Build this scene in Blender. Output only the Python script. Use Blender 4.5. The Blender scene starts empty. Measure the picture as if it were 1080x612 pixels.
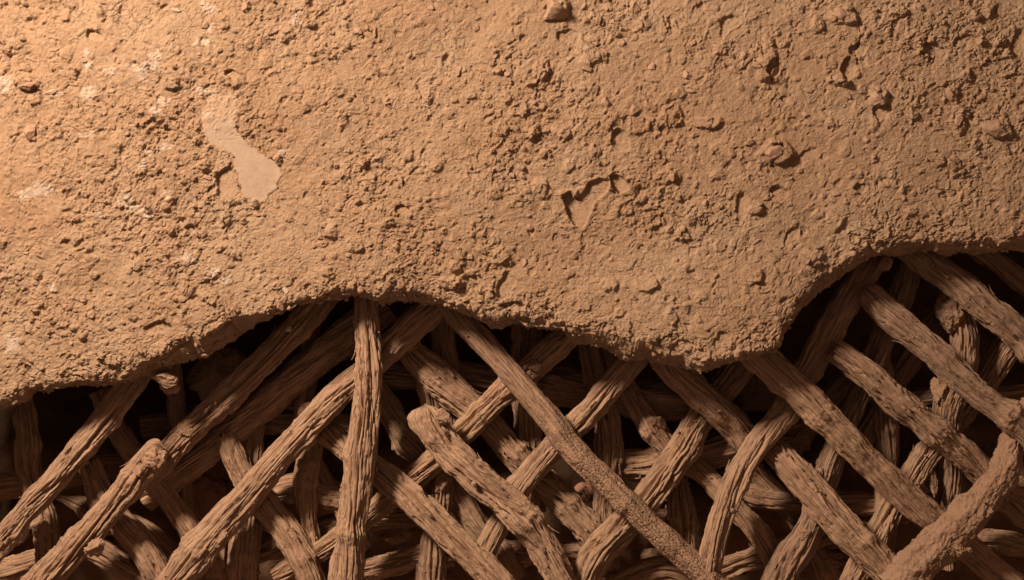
import bpy, math, random
import numpy as np
random.seed(7)
rng = np.random.default_rng(11)
S = bpy.context.scene
COL = S.collection
PI = math.pi
D = 1.8                      # camera distance in metres; 1 photo pixel = 1 mm on the wall face

# ------------------------------------------------------------------ noise
def _h(ix, iy, iz, seed):
    with np.errstate(over='ignore'):
        h = (ix.astype(np.uint32) * np.uint32(374761393) + iy.astype(np.uint32) * np.uint32(668265263)
             + iz.astype(np.uint32) * np.uint32(2147483647) + np.uint32(seed * 974711 % 4294967295))
        h = (h ^ (h >> np.uint32(13))) * np.uint32(1274126177)
        h = (h ^ (h >> np.uint32(16))) * np.uint32(2246822519)
        h = h ^ (h >> np.uint32(15))
    return h
def _f(h): return (h & np.uint32(0xFFFFFF)).astype(np.float32) / np.float32(16777216.0)
def perlin(x, y, z=None, seed=0):
    x = np.asarray(x, np.float32); y = np.asarray(y, np.float32)
    z = np.full_like(x, 0.37) if z is None else np.asarray(z, np.float32)
    xi = np.floor(x); yi = np.floor(y); zi = np.floor(z)
    xf = x - xi; yf = y - yi; zf = z - zi
    xi = xi.astype(np.int64); yi = yi.astype(np.int64); zi = zi.astype(np.int64)
    u = xf*xf*xf*(xf*(xf*6-15)+10); v = yf*yf*yf*(yf*(yf*6-15)+10); w = zf*zf*zf*(zf*(zf*6-15)+10)
    r = 0
    for a in (0, 1):
        for b in (0, 1):
            for c in (0, 1):
                h = _h((xi+a) & 0xFFFFFF, (yi+b) & 0xFFFFFF, (zi+c) & 0xFFFFFF, seed)
                g1 = (h & np.uint32(1023)).astype(np.float32)/511.5-1
                g2 = ((h >> np.uint32(10)) & np.uint32(1023)).astype(np.float32)/511.5-1
                g3 = ((h >> np.uint32(20)) & np.uint32(1023)).astype(np.float32)/511.5-1
                d = g1*(xf-a)+g2*(yf-b)+g3*(zf-c)
                r = r + d*(u if a else 1-u)*(v if b else 1-v)*(w if c else 1-w)
    return r*1.4
def fbm(x, y, z=None, octv=4, seed=0, gain=.5):
    r = 0; a = 1; f = 1
    for i in range(octv):
        r = r + a*perlin(x*f, y*f, None if z is None else z*f, seed+i*17)
        a *= gain; f *= 2.03
    return r
def worley2(x, y, seed=0):
    xi = np.floor(x).astype(np.int64); yi = np.floor(y).astype(np.int64)
    f1 = np.full(x.shape, 9., np.float32); f2 = f1.copy()
    cid = np.zeros(x.shape, np.uint32); ox = f1.copy(); oy = f1.copy()
    zz = np.zeros_like(xi)
    for a in (-1, 0, 1):
        for b in (-1, 0, 1):
            h = _h((xi+a) & 0xFFFFFF, (yi+b) & 0xFFFFFF, zz, seed)
            px = xi+a+_f(h); py = yi+b+_f(h*np.uint32(2654435761) >> np.uint32(3))
            dx = (x-px).astype(np.float32); dy = (y-py).astype(np.float32)
            d = np.sqrt(dx*dx+dy*dy)
            n = d < f1
            f2 = np.where(n, f1, np.minimum(f2, d)); f1 = np.where(n, d, f1)
            cid = np.where(n, h, cid); ox = np.where(n, dx, ox); oy = np.where(n, dy, oy)
    return f1, f2, cid, ox, oy
def worley3(x, y, z, seed=0):
    xi = np.floor(x).astype(np.int64); yi = np.floor(y).astype(np.int64); zi = np.floor(z).astype(np.int64)
    f1 = np.full(x.shape, 9., np.float32); f2 = f1.copy(); cid = np.zeros(x.shape, np.uint32)
    for a in (-1, 0, 1):
        for b in (-1, 0, 1):
            for c in (-1, 0, 1):
                h = _h((xi+a) & 0xFFFFFF, (yi+b) & 0xFFFFFF, (zi+c) & 0xFFFFFF, seed)
                d = np.sqrt((x-xi-a-_f(h))**2+(y-yi-b-_f(h*np.uint32(2654435761) >> np.uint32(3)))**2
                            + (z-zi-c-_f(h*np.uint32(40503) >> np.uint32(5)))**2).astype(np.float32)
                n = d < f1
                f2 = np.where(n, f1, np.minimum(f2, d)); f1 = np.where(n, d, f1); cid = np.where(n, h, cid)
    return f1, f2, cid
def r1(cid, k): return _f((cid*np.uint32(2*k+1664525)) ^ (cid >> np.uint32(7+k)))
def sstep(a, b, x):
    t = np.clip((x-a)/(b-a), 0, 1); return t*t*(3-2*t)

# ------------------------------------------------------------------ mesh output
def build(name, V, F, mat, parent=None, attrs=None, smooth=True):
    """V (n,3) array in metres, F (m,4) or (m,3) index array"""
    me = bpy.data.meshes.new(name)
    V = np.asarray(V, np.float32); F = np.asarray(F, np.int32); k = F.shape[1]
    me.vertices.add(len(V)); me.vertices.foreach_set('co', V.ravel())
    me.loops.add(F.size); me.loops.foreach_set('vertex_index', F.ravel())
    me.polygons.add(len(F)); me.polygons.foreach_set('loop_start', np.arange(0, F.size, k, dtype=np.int32))
    if smooth: me.polygons.foreach_set('use_smooth', np.ones(len(F), bool))
    me.update(calc_edges=True); me.validate()
    for an, (ty, dat) in (attrs or {}).items():
        a = me.attributes.new(an, ty, 'POINT')
        a.data.foreach_set('vector' if ty == 'FLOAT_VECTOR' else 'value', np.asarray(dat, np.float32).ravel())
    me.materials.append(mat)
    o = bpy.data.objects.new(name, me); COL.objects.link(o)
    if parent:
        o.parent = parent
        o.location = -parent.location
    return o
def empty(name, loc, label, cat, group=None):
    o = bpy.data.objects.new(name, None); COL.objects.link(o); o.location = loc
    o.empty_display_size = .02
    tag(o, label, cat, group); return o
def tag(o, label=None, cat=None, group=None, kind=None):
    if label: o['label'] = label
    if cat: o['category'] = cat
    if group: o['group'] = group
    if kind: o['kind'] = kind
def P(px, py, y=0.0):
    k = (D+y)/D
    return np.array([(px-540)/1000*k, y, (306-py)/1000*k])
def grid_faces(nr, nc, wrap=False):
    r = np.arange(nr-1)[:, None]; c = np.arange(nc if wrap else nc-1)[None, :]
    a = r*nc+c; b = r*nc+(c+1) % nc
    return np.stack([a, b, b+nc, a+nc], -1).reshape(-1, 4)

# ------------------------------------------------------------------ materials
def nt(name):
    m = bpy.data.materials.new(name); m.use_nodes = True
    t = m.node_tree; t.nodes.clear()
    out = t.nodes.new('ShaderNodeOutputMaterial'); b = t.nodes.new('ShaderNodeBsdfPrincipled')
    t.links.new(b.outputs[0], out.inputs[0])
    return m, t, b
def noise(t, vec, scale, detail=6, rough=.6):
    n = t.nodes.new('ShaderNodeTexNoise'); n.inputs['Scale'].default_value = scale
    n.inputs['Detail'].default_value = detail; n.inputs['Roughness'].default_value = rough
    t.links.new(vec, n.inputs['Vector']); return n.outputs['Fac']
def ramp(t, fac, stops):
    r = t.nodes.new('ShaderNodeValToRGB'); e = r.color_ramp.elements
    while len(e) < len(stops): e.new(.5)
    for i, (p, c) in enumerate(stops): e[i].position = p; e[i].color = (*c, 1)
    t.links.new(fac, r.inputs[0]); return r.outputs[0]
def mix(t, a, b, fac, mode='MIX'):
    m = t.nodes.new('ShaderNodeMix'); m.data_type = 'RGBA'; m.blend_type = mode
    for s, v in ((m.inputs[0], fac), (m.inputs[6], a), (m.inputs[7], b)):
        if isinstance(v, (int, float)): s.default_value = v
        elif isinstance(v, tuple): s.default_value = (*v, 1)
        else: t.links.new(v, s)
    return m.outputs[2]
def bump(t, b, h, dist, strength=1.0, prev=None):
    n = t.nodes.new('ShaderNodeBump'); n.inputs['Distance'].default_value = dist
    n.inputs['Strength'].default_value = strength; t.links.new(h, n.inputs['Height'])
    if prev: t.links.new(prev, n.inputs['Normal'])
    t.links.new(n.outputs[0], b.inputs['Normal']); return n.outputs[0]
def math_(t, op, a, b):
    m = t.nodes.new('ShaderNodeMath'); m.operation = op
    for s, v in ((m.inputs[0], a), (m.inputs[1], b)):
        if isinstance(v, (int, float)): s.default_value = v
        else: t.links.new(v, s)
    return m.outputs[0]

def clay_mat(name, base, pale=None, lime=False, amp=.0006, crk=True):
    m, t, b = nt(name)
    tc = t.nodes.new('ShaderNodeTexCoord'); v = tc.outputs['Object']
    c0 = tuple(x*.80 for x in base); c1 = tuple(min(1, x*1.16) for x in base)
    big = noise(t, v, 9, 5, .6)
    c = ramp(t, big, [(.3, (base[0]*.90, base[1]*.84, base[2]*.80)), (.7, (base[0]*1.06, base[1]*1.1, base[2]*1.14))])
    fine = noise(t, v, 170, 5, .7)
    c = mix(t, c, ramp(t, fine, [(.3, (.78, .74, .70)), (.52, (1, 1, 1)), (.75, (1.0, 1.0, 1.0))]), 1.0, 'MULTIPLY')
    gr = noise(t, v, 700, 3, .7)
    c = mix(t, c, ramp(t, gr, [(.35, (.82, .80, .78)), (.6, (1, 1, 1))]), .8, 'MULTIPLY')
    if lime:
        at = t.nodes.new('ShaderNodeAttribute'); at.attribute_name = 'lime'
        n2 = noise(t, v, 130, 3, .6)
        f = math_(t, 'MULTIPLY', at.outputs['Fac'], ramp(t, n2, [(.30, (.25, .25, .25)), (.55, (1, 1, 1))]))
        c = mix(t, c, pale, f)
    t.links.new(c, b.inputs['Base Color'])
    b.inputs['Roughness'].default_value = .93
    b.inputs['Specular IOR Level'].default_value = .15
    n = None
    if crk:
        wn = t.nodes.new('ShaderNodeTexNoise'); wn.inputs['Scale'].default_value = 60; wn.inputs['Detail'].default_value = 4; wn.inputs['Roughness'].default_value = .65; t.links.new(v, wn.inputs['Vector'])
        ad = t.nodes.new('ShaderNodeVectorMath'); ad.operation = 'MULTIPLY_ADD'; t.links.new(wn.outputs['Color'], ad.inputs[0]); ad.inputs[1].default_value = (.010, .010, .010); t.links.new(v, ad.inputs[2])
        for sc, wd, dp, lo_ in ((58, .06, .0011, .57), (140, .08, .0007, .54)):
            vo = t.nodes.new('ShaderNodeTexVoronoi'); vo.feature = 'DISTANCE_TO_EDGE'; vo.inputs['Scale'].default_value = sc; t.links.new(ad.outputs[0], vo.inputs['Vector'])
            e = ramp(t, vo.outputs['Distance'], [(0, (0, 0, 0)), (wd, (1, 1, 1))])
            mk = ramp(t, noise(t, v, sc*.45, 3, .6), [(lo_, (1, 1, 1)), (lo_+.08, (0, 0, 0))])
            n = bump(t, b, math_(t, 'MAXIMUM', e, mk), dp, 1.0, n)
    n = bump(t, b, noise(t, v, 420, 5, .75), amp*2.7, 1.0, n)
    bump(t, b, noise(t, v, 1300, 3, .7), amp*.5, 1.0, n)
    return m
CLAY = (.425, .272, .174)
M_clay = clay_mat('clay_render', CLAY, (.51, .38, .295), True)
M_patch = clay_mat('smooth_pale_clay', CLAY, (.41, .292, .218), True, amp=.0002, crk=False)
M_shard = clay_mat('pale_shard', (.48, .335, .245), amp=.00012, crk=False)
M_clod = clay_mat('loose_clay', (.41, .25, .165))
M_stone = clay_mat('dusty_stone', (.42, .262, .18), amp=.0003, crk=False)
M_chip = clay_mat('pale_chip', (.54, .40, .31), amp=.0002, crk=False)
M_red = clay_mat('reddish_clay', (.40, .215, .14))
M_back = clay_mat('dark_earth', (.30, .18, .118), amp=.001)  # clay with shade put into its colour, so gaps between sticks stay dark

def wood_mat(name, base, dusty=.55, net=False):
    m, t, b = nt(name)
    at = t.nodes.new('ShaderNodeAttribute'); at.attribute_name = 'grain'
    mp = t.nodes.new('ShaderNodeMapping'); mp.inputs['Scale'].default_value = (1, 1, .05)
    t.links.new(at.outputs['Vector'], mp.inputs['Vector'])
    v = mp.outputs[0]; iso = at.outputs['Vector']
    g = noise(t, v, 260, 6, .65)
    c = ramp(t, g, [(.30, tuple(x*.55 for x in base)), (.48, tuple(x*.93 for x in base)), (.72, tuple(min(1, x*1.22) for x in base))])
    d = noise(t, iso, 45, 5, .65)
    c = mix(t, c, (CLAY[0]*.95, CLAY[1]*.97, CLAY[2]*.96), math_(t, 'MULTIPLY', ramp(t, d, [(.42, (0, 0, 0)), (.62, (1, 1, 1))]), dusty))
    oi = t.nodes.new('ShaderNodeObjectInfo')
    c = mix(t, c, ramp(t, oi.outputs['Random'], [(0, (.80, .80, .81)), (.5, (1, .98, .95)), (1, (1.0, 1.0, 1.0))]), 1.0, 'MULTIPLY')
    t.links.new(c, b.inputs['Base Color'])
    b.inputs['Roughness'].default_value = .9; b.inputs['Specular IOR Level'].default_value = .12
    n = bump(t, b, g, .0010, 1.0)
    hr = ramp(t, noise(t, v, 330, 2, .5), [(.455, (1, 1, 1)), (.495, (0, 0, 0)), (.505, (0, 0, 0)), (.545, (1, 1, 1))])
    n = bump(t, b, hr, .0009, .9, n)
    n = bump(t, b, noise(t, v, 800, 4, .7), .0005, 1.0, n)
    bump(t, b, noise(t, iso, 500, 4, .7), .00025, .8, n)
    return m
WOOD = (.37, .222, .150)
M_wood = wood_mat('weathered_wood', WOOD)
M_wood2 = wood_mat('greyish_wood', (.37, .225, .152), .12)
M_coat = clay_mat('clay_coating', (.39, .238, .158))

# ------------------------------------------------------------------ the daub wall
EDGE = [(-160,440),(-30,434),(0,430),(8,426),(23,421),(27,414),(56,410),(78,408),(104,406),(120,403),(135,401),(146,396),(158,392),(172,389),(185,382),
        (217,373),(236,362),(255,349),(270,340),(285,332),(300,326),(312,321),(325,318),(347,315),(358,311),(372,311),(385,314),(396,319),(405,321),(415,318),
        (425,317),(445,319),(465,321),(478,325),(492,331),(508,340),(522,347),(530,346),(540,342),(555,342),(575,344),(595,346),(603,356),(615,363),(630,366),
        (650,370),(660,377),(672,381),(685,380),(705,385),(725,388),(740,392),(750,393),(758,389),(775,381),(795,376),(812,373),(821,368),(826,357),(832,347),
        (842,335),(853,321),(867,308),(880,299),(892,291),(905,280),(920,272),(938,267),(960,265),(985,264),(1010,265),(1045,264),(1080,263),(1240,258)]
EX = np.array([p[0] for p in EDGE], float); EY = np.array([p[1] for p in EDGE], float)

PATCH = [(212,119),(218,111),(223,103),(231,99),(245,98),(252,107),(254,118),(249,127),(250,136),(259,147),(268,158),(279,165),(290,170),(295,178),(294,187),(291,196),
         (285,204),(277,210),(268,212),(259,208),(253,200),(251,190),(250,180),(247,168),(240,161),(230,157),(220,149),(215,138),(212,128)]
def pw(x, y): return x+fbm(x/11, y/11, octv=4, seed=71)*3.4, y+fbm(x/11, y/11, octv=4, seed=75)*3.4
def in_poly(x, y, poly):
    r = np.zeros(x.shape, bool); n = len(poly)
    for i in range(n):
        x1, y1 = poly[i]; x2, y2 = poly[(i+1) % n]
        if y1 == y2: continue
        r ^= ((y1 > y) != (y2 > y)) & (x < (x2-x1)*(y-y1)/(y2-y1)+x1)
    return r
def poly_dist(x, y, poly, closed=True):
    d = np.full(x.shape, 1e9); n = len(poly)
    for i in range(n if closed else n-1):
        x1, y1 = poly[i]; x2, y2 = poly[(i+1) % n]
        t = np.clip(((x-x1)*(x2-x1)+(y-y1)*(y2-y1))/max(1e-6, (x2-x1)**2+(y2-y1)**2), 0, 1)
        d = np.minimum(d, np.hypot(x-x1-t*(x2-x1), y-y1-t*(y2-y1)))
    return d

# (x, y, radius x, radius y, depth mm, angle)   hollows broken out of the face
HOLLOWS = [([(594,206),(603,201),(606,208),(615,204),(621,193),(632,187),(644,190),(641,201),(629,212),(622,226),(615,241),(606,238),(598,224)], 4.6),
           ([(643,186),(651,184),(660,189),(663,199),(653,205),(646,199)], 5.0), ([(228,183),(240,176),(249,184),(250,205),(240,212),(230,206)], 2.0)]
PITS = [(534,302,8,16,5,.3),(425,222,9,6,5,.3),(241,190,11,14,5,0),(895,72,8,14,6,0),
        (815,72,7,12,5,0),(783,216,7,14,5,0),(545,285,14,10,3,.4),(600,40,14,10,4,0),(905,52,12,8,4,0),(100,38,9,7,3,0),(15,62,6,6,3,0),
        (835,250,8,14,5,.4),(770,24,12,8,3,0),(930,118,10,10,4,0),(1020,45,14,8,4,0),(1075,48,8,16,5,0),(655,150,10,14,2.5,0),(850,165,22,8,3.5,-.4),
        (720,372,14,14,4,.2),(760,360,9,10,3,0),(500,295,10,5,3,0),(540,322,14,4,4,0),(165,345,18,6,5,-.1),(245,80,7,5,2.5,0),(820,205,12,7,4,0),(905,200,7,5,3,0),(985,55,16,9,4,.2)]
# (x, y, radius x, radius y, height mm, angle)   lumps standing proud
LUMPS = [(590,8,14,14,7,0),(885,85,10,8,6,0),(808,62,12,22,6,0),(925,100,12,12,6,0),(890,18,18,10,6,0),(945,12,12,8,5,0),(745,128,16,9,5,0),(815,163,20,12,5,-.3),
         (1050,135,16,12,6,.2),(795,220,10,8,5,0),(570,75,8,12,5,0),(625,60,16,12,4,0),(640,125,20,14,3,0),(705,125,14,14,4,0),(570,200,10,12,4,0),(530,270,14,12,4,.3),
         (475,300,14,8,4,0),(550,115,9,9,4,0),(410,75,9,9,3,0),(30,88,16,9,4,0),(245,85,14,10,3,0),(1010,125,8,16,4,0),(960,120,8,8,3,0),(80,250,10,10,3,0),
         (700,185,10,8,4,0),(860,270,16,10,4,0),(880,235,10,10,3,0),(590,140,10,8,3,0),(495,100,10,6,3,0),(990,170,10,8,3,0),(680,300,14,8,3,0),(640,300,10,8,3,0),(790,290,12,12,3,0)]
# shell-like cracks, px polylines
CRACKS = [[(905,20),(908,38),(902,52),(908,78)],[(925,190),(930,210),(936,228),(934,240)],[(912,250),(920,268)],[(205,360),(225,352),(250,340)],
          [(600,205),(600,225),(612,236)],[(640,190),(650,182),(662,186)],[(60,280),(78,268),(90,262)],[(1040,66),(1066,62),(1080,66)]]

def relief(X, Y, W=None):
    """height in mm (towards the camera) of the clay face at photo position X,Y"""
    X = np.asarray(X, np.float32); Y = np.asarray(Y, np.float32)
    wx = fbm(X/22, Y/22, octv=4, seed=101)*9; wy = fbm(X/22, Y/22, octv=4, seed=131)*9
    h = fbm(X/230, Y/170, octv=2, seed=3)*7 + fbm(X/70, Y/60, octv=2, seed=9)*2.6 + fbm((X*.82-Y*.57+wx)/34, (X*.57+Y*.82+wy)/20, octv=2, seed=12)*1.3
    rough = sstep(-.35, .45, fbm(X/120, Y/90, octv=2, seed=41)+.15*np.sin(X/140))      # where the skin is torn
    rough = np.clip(rough+sstep(60, 15, np.interp(X, EX, EY)-Y)*.5, .12, 1)
    flat = sstep(.0, .45, fbm(X/55+7, Y/55, octv=3, seed=57)) * (1-sstep(60, 15, np.interp(X, EX, EY)-Y)*.6)
    k = 1-.6*flat
    def plates(sz, amp, tilt, seed, asp=1.0, warp=1.0):
        xx = X+wx*warp; yy = Y+wy*warp
        a = (xx*.82-yy*.57)/sz; b = (xx*.57+yy*.82)/(sz*asp)
        f1, f2, c, ox, oy = worley2(a, b, seed)
        hh = (r1(c, 1)-.5)*amp + ((r1(c, 2)-.5)*ox+(r1(c, 3)-.5)*oy)*tilt*2
        keep = r1(c, 5)
        gap = sstep(.12, .0, f2-f1)
        return hh*(.25+.75*(keep > .4)), gap*(r1(c, 6) > .35), c, f1, f2
    p, g, c, f1, f2 = plates(34, 1.2, 1.5, 5, .6, 1.5); h = h+p*(.4+.6*rough)*k
    p, g, c, f1, f2 = plates(15, 1.25, 2.1, 6, .62, 1.2); h = h+p*(.4+.7*rough)*k - g*.6*rough*k
    p, g, c, f1, f2 = plates(7.5, .85, 1.45, 7, .66, .8); h = h+p*(.35+.8*rough)*k - g*.35*rough*k
    p, g, c, f1, f2 = plates(3.6, .45, .8, 8, .75, .6); h = h+p*(.45+.65*rough)*k
    # crumbs stuck on the face
    for sz, amp, th, sd in ((24, 4.2, .80, 71), (12, 2.7, .80, 72), (6, 1.4, .76, 73), (3.6, .75, .70, 74)):
        f1, f2, c, ox, oy = worley2((X+wx*.3)/sz, (Y+wy*.3)/sz, sd)
        rad = .17+.24*r1(c, 4)
        g1_, g2_, gc_, _a, _b = worley2(X/sz*2.3, Y/sz*2.3, sd+9); an = perlin(X/sz*2.6, Y/sz*2.6, seed=sd+5)*.08+(r1(gc_, 1)-.5)*.17
        h = h + amp*(r1(c, 2) > th-.22*rough)*sstep(rad, rad*.45, f1+an)*(.6+.6*r1(c, 3))*(.5+.5*rough)*(1-ox*.8/np.maximum(rad, .1)*.5)
    # small voids
    for sz, dep, th, sd in ((17, 2.0, .9, 81), (8, 1.1, .86, 82)):
        f1, f2, c, ox, oy = worley2((X+wx*.4)/sz, (Y+wy*.4)/sz, sd)
        h = h - dep*(r1(c, 2) > th-.1*rough)*sstep(.3, .16, f1+perlin(X/sz*3, Y/sz*3, seed=sd)*.12)
    h = h + fbm(X/5, Y/5, octv=3, seed=23)*.42*k + fbm(X/2.1, Y/2.1, octv=2, seed=29)*.2
    # fine crack net
    n = fbm((X+wx)/48, (Y+wy)/30, octv=3, seed=61)
    h = h - 1.4*np.exp(-(n/.012)**2)*sstep(-.1, .3, fbm(X/60, Y/60, octv=2, seed=63))*k
    jx = wx*.22; jy = wy*.22
    for (x, y, rx, ry, dp, an) in PITS:
        m = (np.abs(X-x) < 45) & (np.abs(Y-y) < 45)
        xx = X[m]-x; yy = Y[m]-y
        u = (xx*math.cos(an)+yy*math.sin(an)+jx[m]*1.6)/rx; v = (-xx*math.sin(an)+yy*math.cos(an)+jy[m]*1.6)/ry
        r = np.hypot(u, v)+perlin(X[m]/6, Y[m]/6, seed=int(x))*.25
        # steep wall on the upper-left, shallow on the lower-right
        q = sstep(1.0, .82, r)
        flo = h[m]*.5 + (u+v)*1.2 - dp*.8
        h[m] = h[m]*(1-q)+flo*q
    for (x, y, rx, ry, ht, an) in LUMPS:
        m = (np.abs(X-x) < 45) & (np.abs(Y-y) < 45)
        xx = X[m]-x+jx[m]*1.5; yy = Y[m]-y+jy[m]*1.5
        u = (xx*math.cos(an)+yy*math.sin(an))/rx; v = (-xx*math.sin(an)+yy*math.cos(an))/ry
        f1, f2, c, ox, oy = worley2(X[m]/11+wx[m]*.05, Y[m]/11+wy[m]*.05, 91)
        r = np.hypot(u, v)+(r1(c, 3)-.5)*.5
        h[m] += 1.45*ht*sstep(1.05, .6, r)*(.55+.45*r1(c, 2))*(1+.3*(u+v))*.85
    for cr in CRACKS:
        xs = [p[0] for p in cr]; ys = [p[1] for p in cr]
        m = (X > min(xs)-8) & (X < max(xs)+8) & (Y > min(ys)-8) & (Y < max(ys)+8)
        if m.any():
            d = poly_dist(X[m]+jx[m]*1.3, Y[m]+jy[m]*1.3, cr, False)
            h[m] -= 2.4*np.exp(-(d/.9)**2)*sstep(-.3, .1, perlin(X[m]/9, Y[m]/9, seed=37))
    hl0 = fbm(X/230, Y/170, octv=2, seed=3)*7 + fbm(X/70, Y/60, octv=2, seed=9)*2.0
    for poly, dp in HOLLOWS:
        cx_ = sum(p[0] for p in poly)/len(poly); cy_ = sum(p[1] for p in poly)/len(poly)
        m = (np.abs(X-cx_) < 50) & (np.abs(Y-cy_) < 50)
        qx = X[m]+jx[m]*.9; qy = Y[m]+jy[m]*.9
        d = poly_dist(qx, qy, poly)*np.where(in_poly(qx, qy, poly), 1, -1)
        q = sstep(-.8, .9, d)
        flo = hl0[m]-dp+((X[m]-cx_)*.10+(Y[m]-cy_)*.08)+fbm(X[m]/14, Y[m]/14, octv=3, seed=95)*.9
        h[m] = (h[m]+1.3*np.exp(-(d/4)**2)*(d < 0))*(1-q)+np.minimum(flo, hl0[m])*q
    h = h*(1+.45*sstep(34, 4, np.interp(X, EX, EY)-Y))
    # the smooth pale patch
    hl = fbm(X/230, Y/170, octv=2, seed=3)*7 + fbm(X/70, Y/60, octv=2, seed=9)*2.0
    m = (X > 195) & (X < 312) & (Y > 85) & (Y < 225)
    qx, qy = pw(X[m], Y[m]); d = poly_dist(qx, qy, PATCH)*np.where(in_poly(qx, qy, PATCH), 1, -1)
    q = sstep(-.9, .9, d)
    sm = hl[m]+.55+fbm(X[m]/30, Y[m]/30, octv=2, seed=88)*.8+perlin(X[m]/4, Y[m]/4, seed=89)*.10 - .9*np.exp(-(fbm(X[m]/14, Y[m]/8, octv=2, seed=90)/.02)**2)*(Y[m] < 150)
    q = q*(.45+.55*sstep(112, 140, Y[m]+fbm(X[m]/12, Y[m]/12, octv=2, seed=97)*14))
    h[m] = h[m]*(1-q)+sm*q
    # softer, more worn zone top-left of the patch
    return h

def lime_mask(X, Y):
    spots = [(213,97,9,6),(226,104,7,7),(91,58,4,7),(95,69,4,5),(173,108,10,5),(165,117,6,5),(4,88,10,11),(93,99,10,7),(313,17,4,7),(310,22,4,5),(221,30,5,7),(215,45,11,6),
             (174,155,6,4),(156,161,6,5),(298,161,6,4),(150,78,10,8),(140,72,8,5),(132,211,10,6),(145,220,12,4),(155,227,6,3),(193,270,9,4),(202,274,5,3),(12,362,9,12),(55,304,6,6),
             (222,10,9,6),(160,70,12,6),(60,98,8,5),(118,75,8,4),(175,205,6,6),(240,296,12,4),(226,287,6,4),(105,228,5,3),(30,205,14,7),(45,200,10,8),(165,60,8,7),(92,142,10,4),(150,175,5,6)]
    r = np.zeros_like(X)
    wx = perlin(X/5, Y/5, seed=301)*5; wy = perlin(X/5, Y/5, seed=302)*5
    for x, y, rx, ry in spots:
        m = (np.abs(X-x) < rx*2.5+6) & (np.abs(Y-y) < ry*2.5+6)
        r[m] = np.maximum(r[m], sstep(1.15, .6, np.hypot((X[m]-x+wx[m])/rx, (Y[m]-y+wy[m])/ry)))
    return r

NC = 1620
cx = np.linspace(-100, 1190, NC)                       # photo x of columns
ez = np.interp(cx, EX, EY)
g1 = np.random.default_rng(5)
tx = np.cumsum(g1.uniform(5, 22, 160))-120; ty = g1.normal(0, 2.7, 160)
tx2 = np.cumsum(g1.uniform(1.5, 5, 700))-120; ty2 = g1.normal(0, .9, 700)
jit = np.interp(cx, tx, ty)+np.interp(cx, tx2, ty2)*.8+fbm(cx/14, cx*0+3.3, octv=3, seed=200)*2.2
jit = np.convolve(np.pad(jit, 2, 'edge'), np.ones(5)/5, 'valid')
def bumpf(x, a, b, c_, d_): return sstep(a, b, x)*sstep(d_, c_, x)
bev = 2.5+13*bumpf(cx, 120, 190, 235, 285)+15*bumpf(cx, 595, 625, 690, 790)+5*bumpf(cx, 385, 410, 450, 480)+8*bumpf(cx, 825, 850, 890, 935)+5*bumpf(cx, 935, 960, 1200, 1300)+4*bumpf(cx, 505, 520, 545, 560)
bev = bev*(1+.45*fbm(cx/30, cx*0+9.1, octv=3, seed=210))
ef0 = ez-bev; ef = ef0+jit                                            # where the front skin breaks off; below it a rough broken slope
ezs = np.convolve(np.pad(ez, 20, 'edge'), np.ones(41)/41, 'valid')
slope = np.gradient(ezs, cx); cosn = 1/np.sqrt(1+slope**2); nxn = slope*cosn
ROLL = 8+5*sstep(800, 860, cx)*sstep(960, 900, cx)-4*sstep(600, 640, cx)*sstep(760, 720, cx)
NR = 640
tv = np.linspace(0, 1, NR); tv = 1-(1-tv)**1.18
Yg = -60 + (ef[None, :]+60)*tv[:, None]
Xg = np.repeat(cx[None, :], NR, 0)
dist = np.clip(ef0[None, :]-Yg, 0, None)*cosn[None, :]
hh = relief(Xg.copy(), Yg)
R_ = ROLL[None, :]
q = np.clip(1-dist/R_, 0, 1)
rolly = (1-np.sqrt(np.clip(1-q**2, 0, 1)))*R_*.9
hfade = 1-q**3*.55
yf = rolly - hh*hfade + 6*np.exp(-dist/60)*0
# gentle large bulge of the lower lobe
yf -= 9*np.exp(-(((Xg-740)/120)**2+((Yg-340)/60)**2)) + 5*np.exp(-(((Xg-420)/150)**2+((Yg-250)/60)**2))
front = np.stack([(Xg-540)/1000, yf/1000, (306-Yg)/1000], -1)
# underside: goes back into the wall and slightly up
NU = 130
THK = 62.0
us = (np.arange(1, NU+1)/NU)
yb = yf[-1][None, :] + us[:, None]*(THK-yf[-1][None, :])
Xu = np.repeat(cx[None, :], NU, 0); Yu = np.repeat(ef[None, :], NU, 0)
n1 = fbm(Xu/26, yb/16, Yu/26, octv=4, seed=400)*6 + fbm(Xu/7, yb/4, Yu/7, octv=4, seed=410, gain=.6)*2.8
f1, f2, c = worley3(Xu/11, yb/7, Yu/11, 420); n1 = n1+(r1(c, 2)-.5)*4
uu = us[:, None]; bw = .42
down = bev[None, :]*np.clip(uu/bw, 0, 1)**.75-jit[None, :]*np.clip(uu/.3, 0, 1)          # broken slope running down and back
rise = -down + sstep(bw, 1, uu)*(14+10*sstep(120, 200, Xu)*sstep(330, 250, Xu)) + n1*sstep(0, .2, uu)*.75
steps = (np.floor((uu*7+fbm(Xu/40, yb*0, octv=3, seed=430)*1.6))/7-uu)*bev[None, :]*.5*sstep(0, .1, uu)*sstep(.6, .4, uu)
rise = rise+steps
Yu2 = Yu - rise*cosn[None, :]; Xu2 = Xu + rise*nxn[None, :]*.6
under = np.stack([(Xu2-540)/1000, yb/1000, (306-Yu2)/1000], -1)
V = np.concatenate([front, under], 0).reshape(-1, 3)
F = grid_faces(NR+NU, NC)[:, ::-1]
mask = in_poly(*pw(Xg, Yg), PATCH); mv = np.zeros((NR+NU, NC), bool); mv[:NR] = mask; mv = mv.ravel()
pf = mv[F].sum(1) >= 3
lime = np.zeros((NR+NU, NC)); lime[:NR] = lime_mask(Xg, Yg); lime = lime.ravel()
wall = empty('daub_wall', (0, .03, .1), 'thick crumbly orange-brown clay daub wall broken away along its bottom edge', 'wall')
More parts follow.
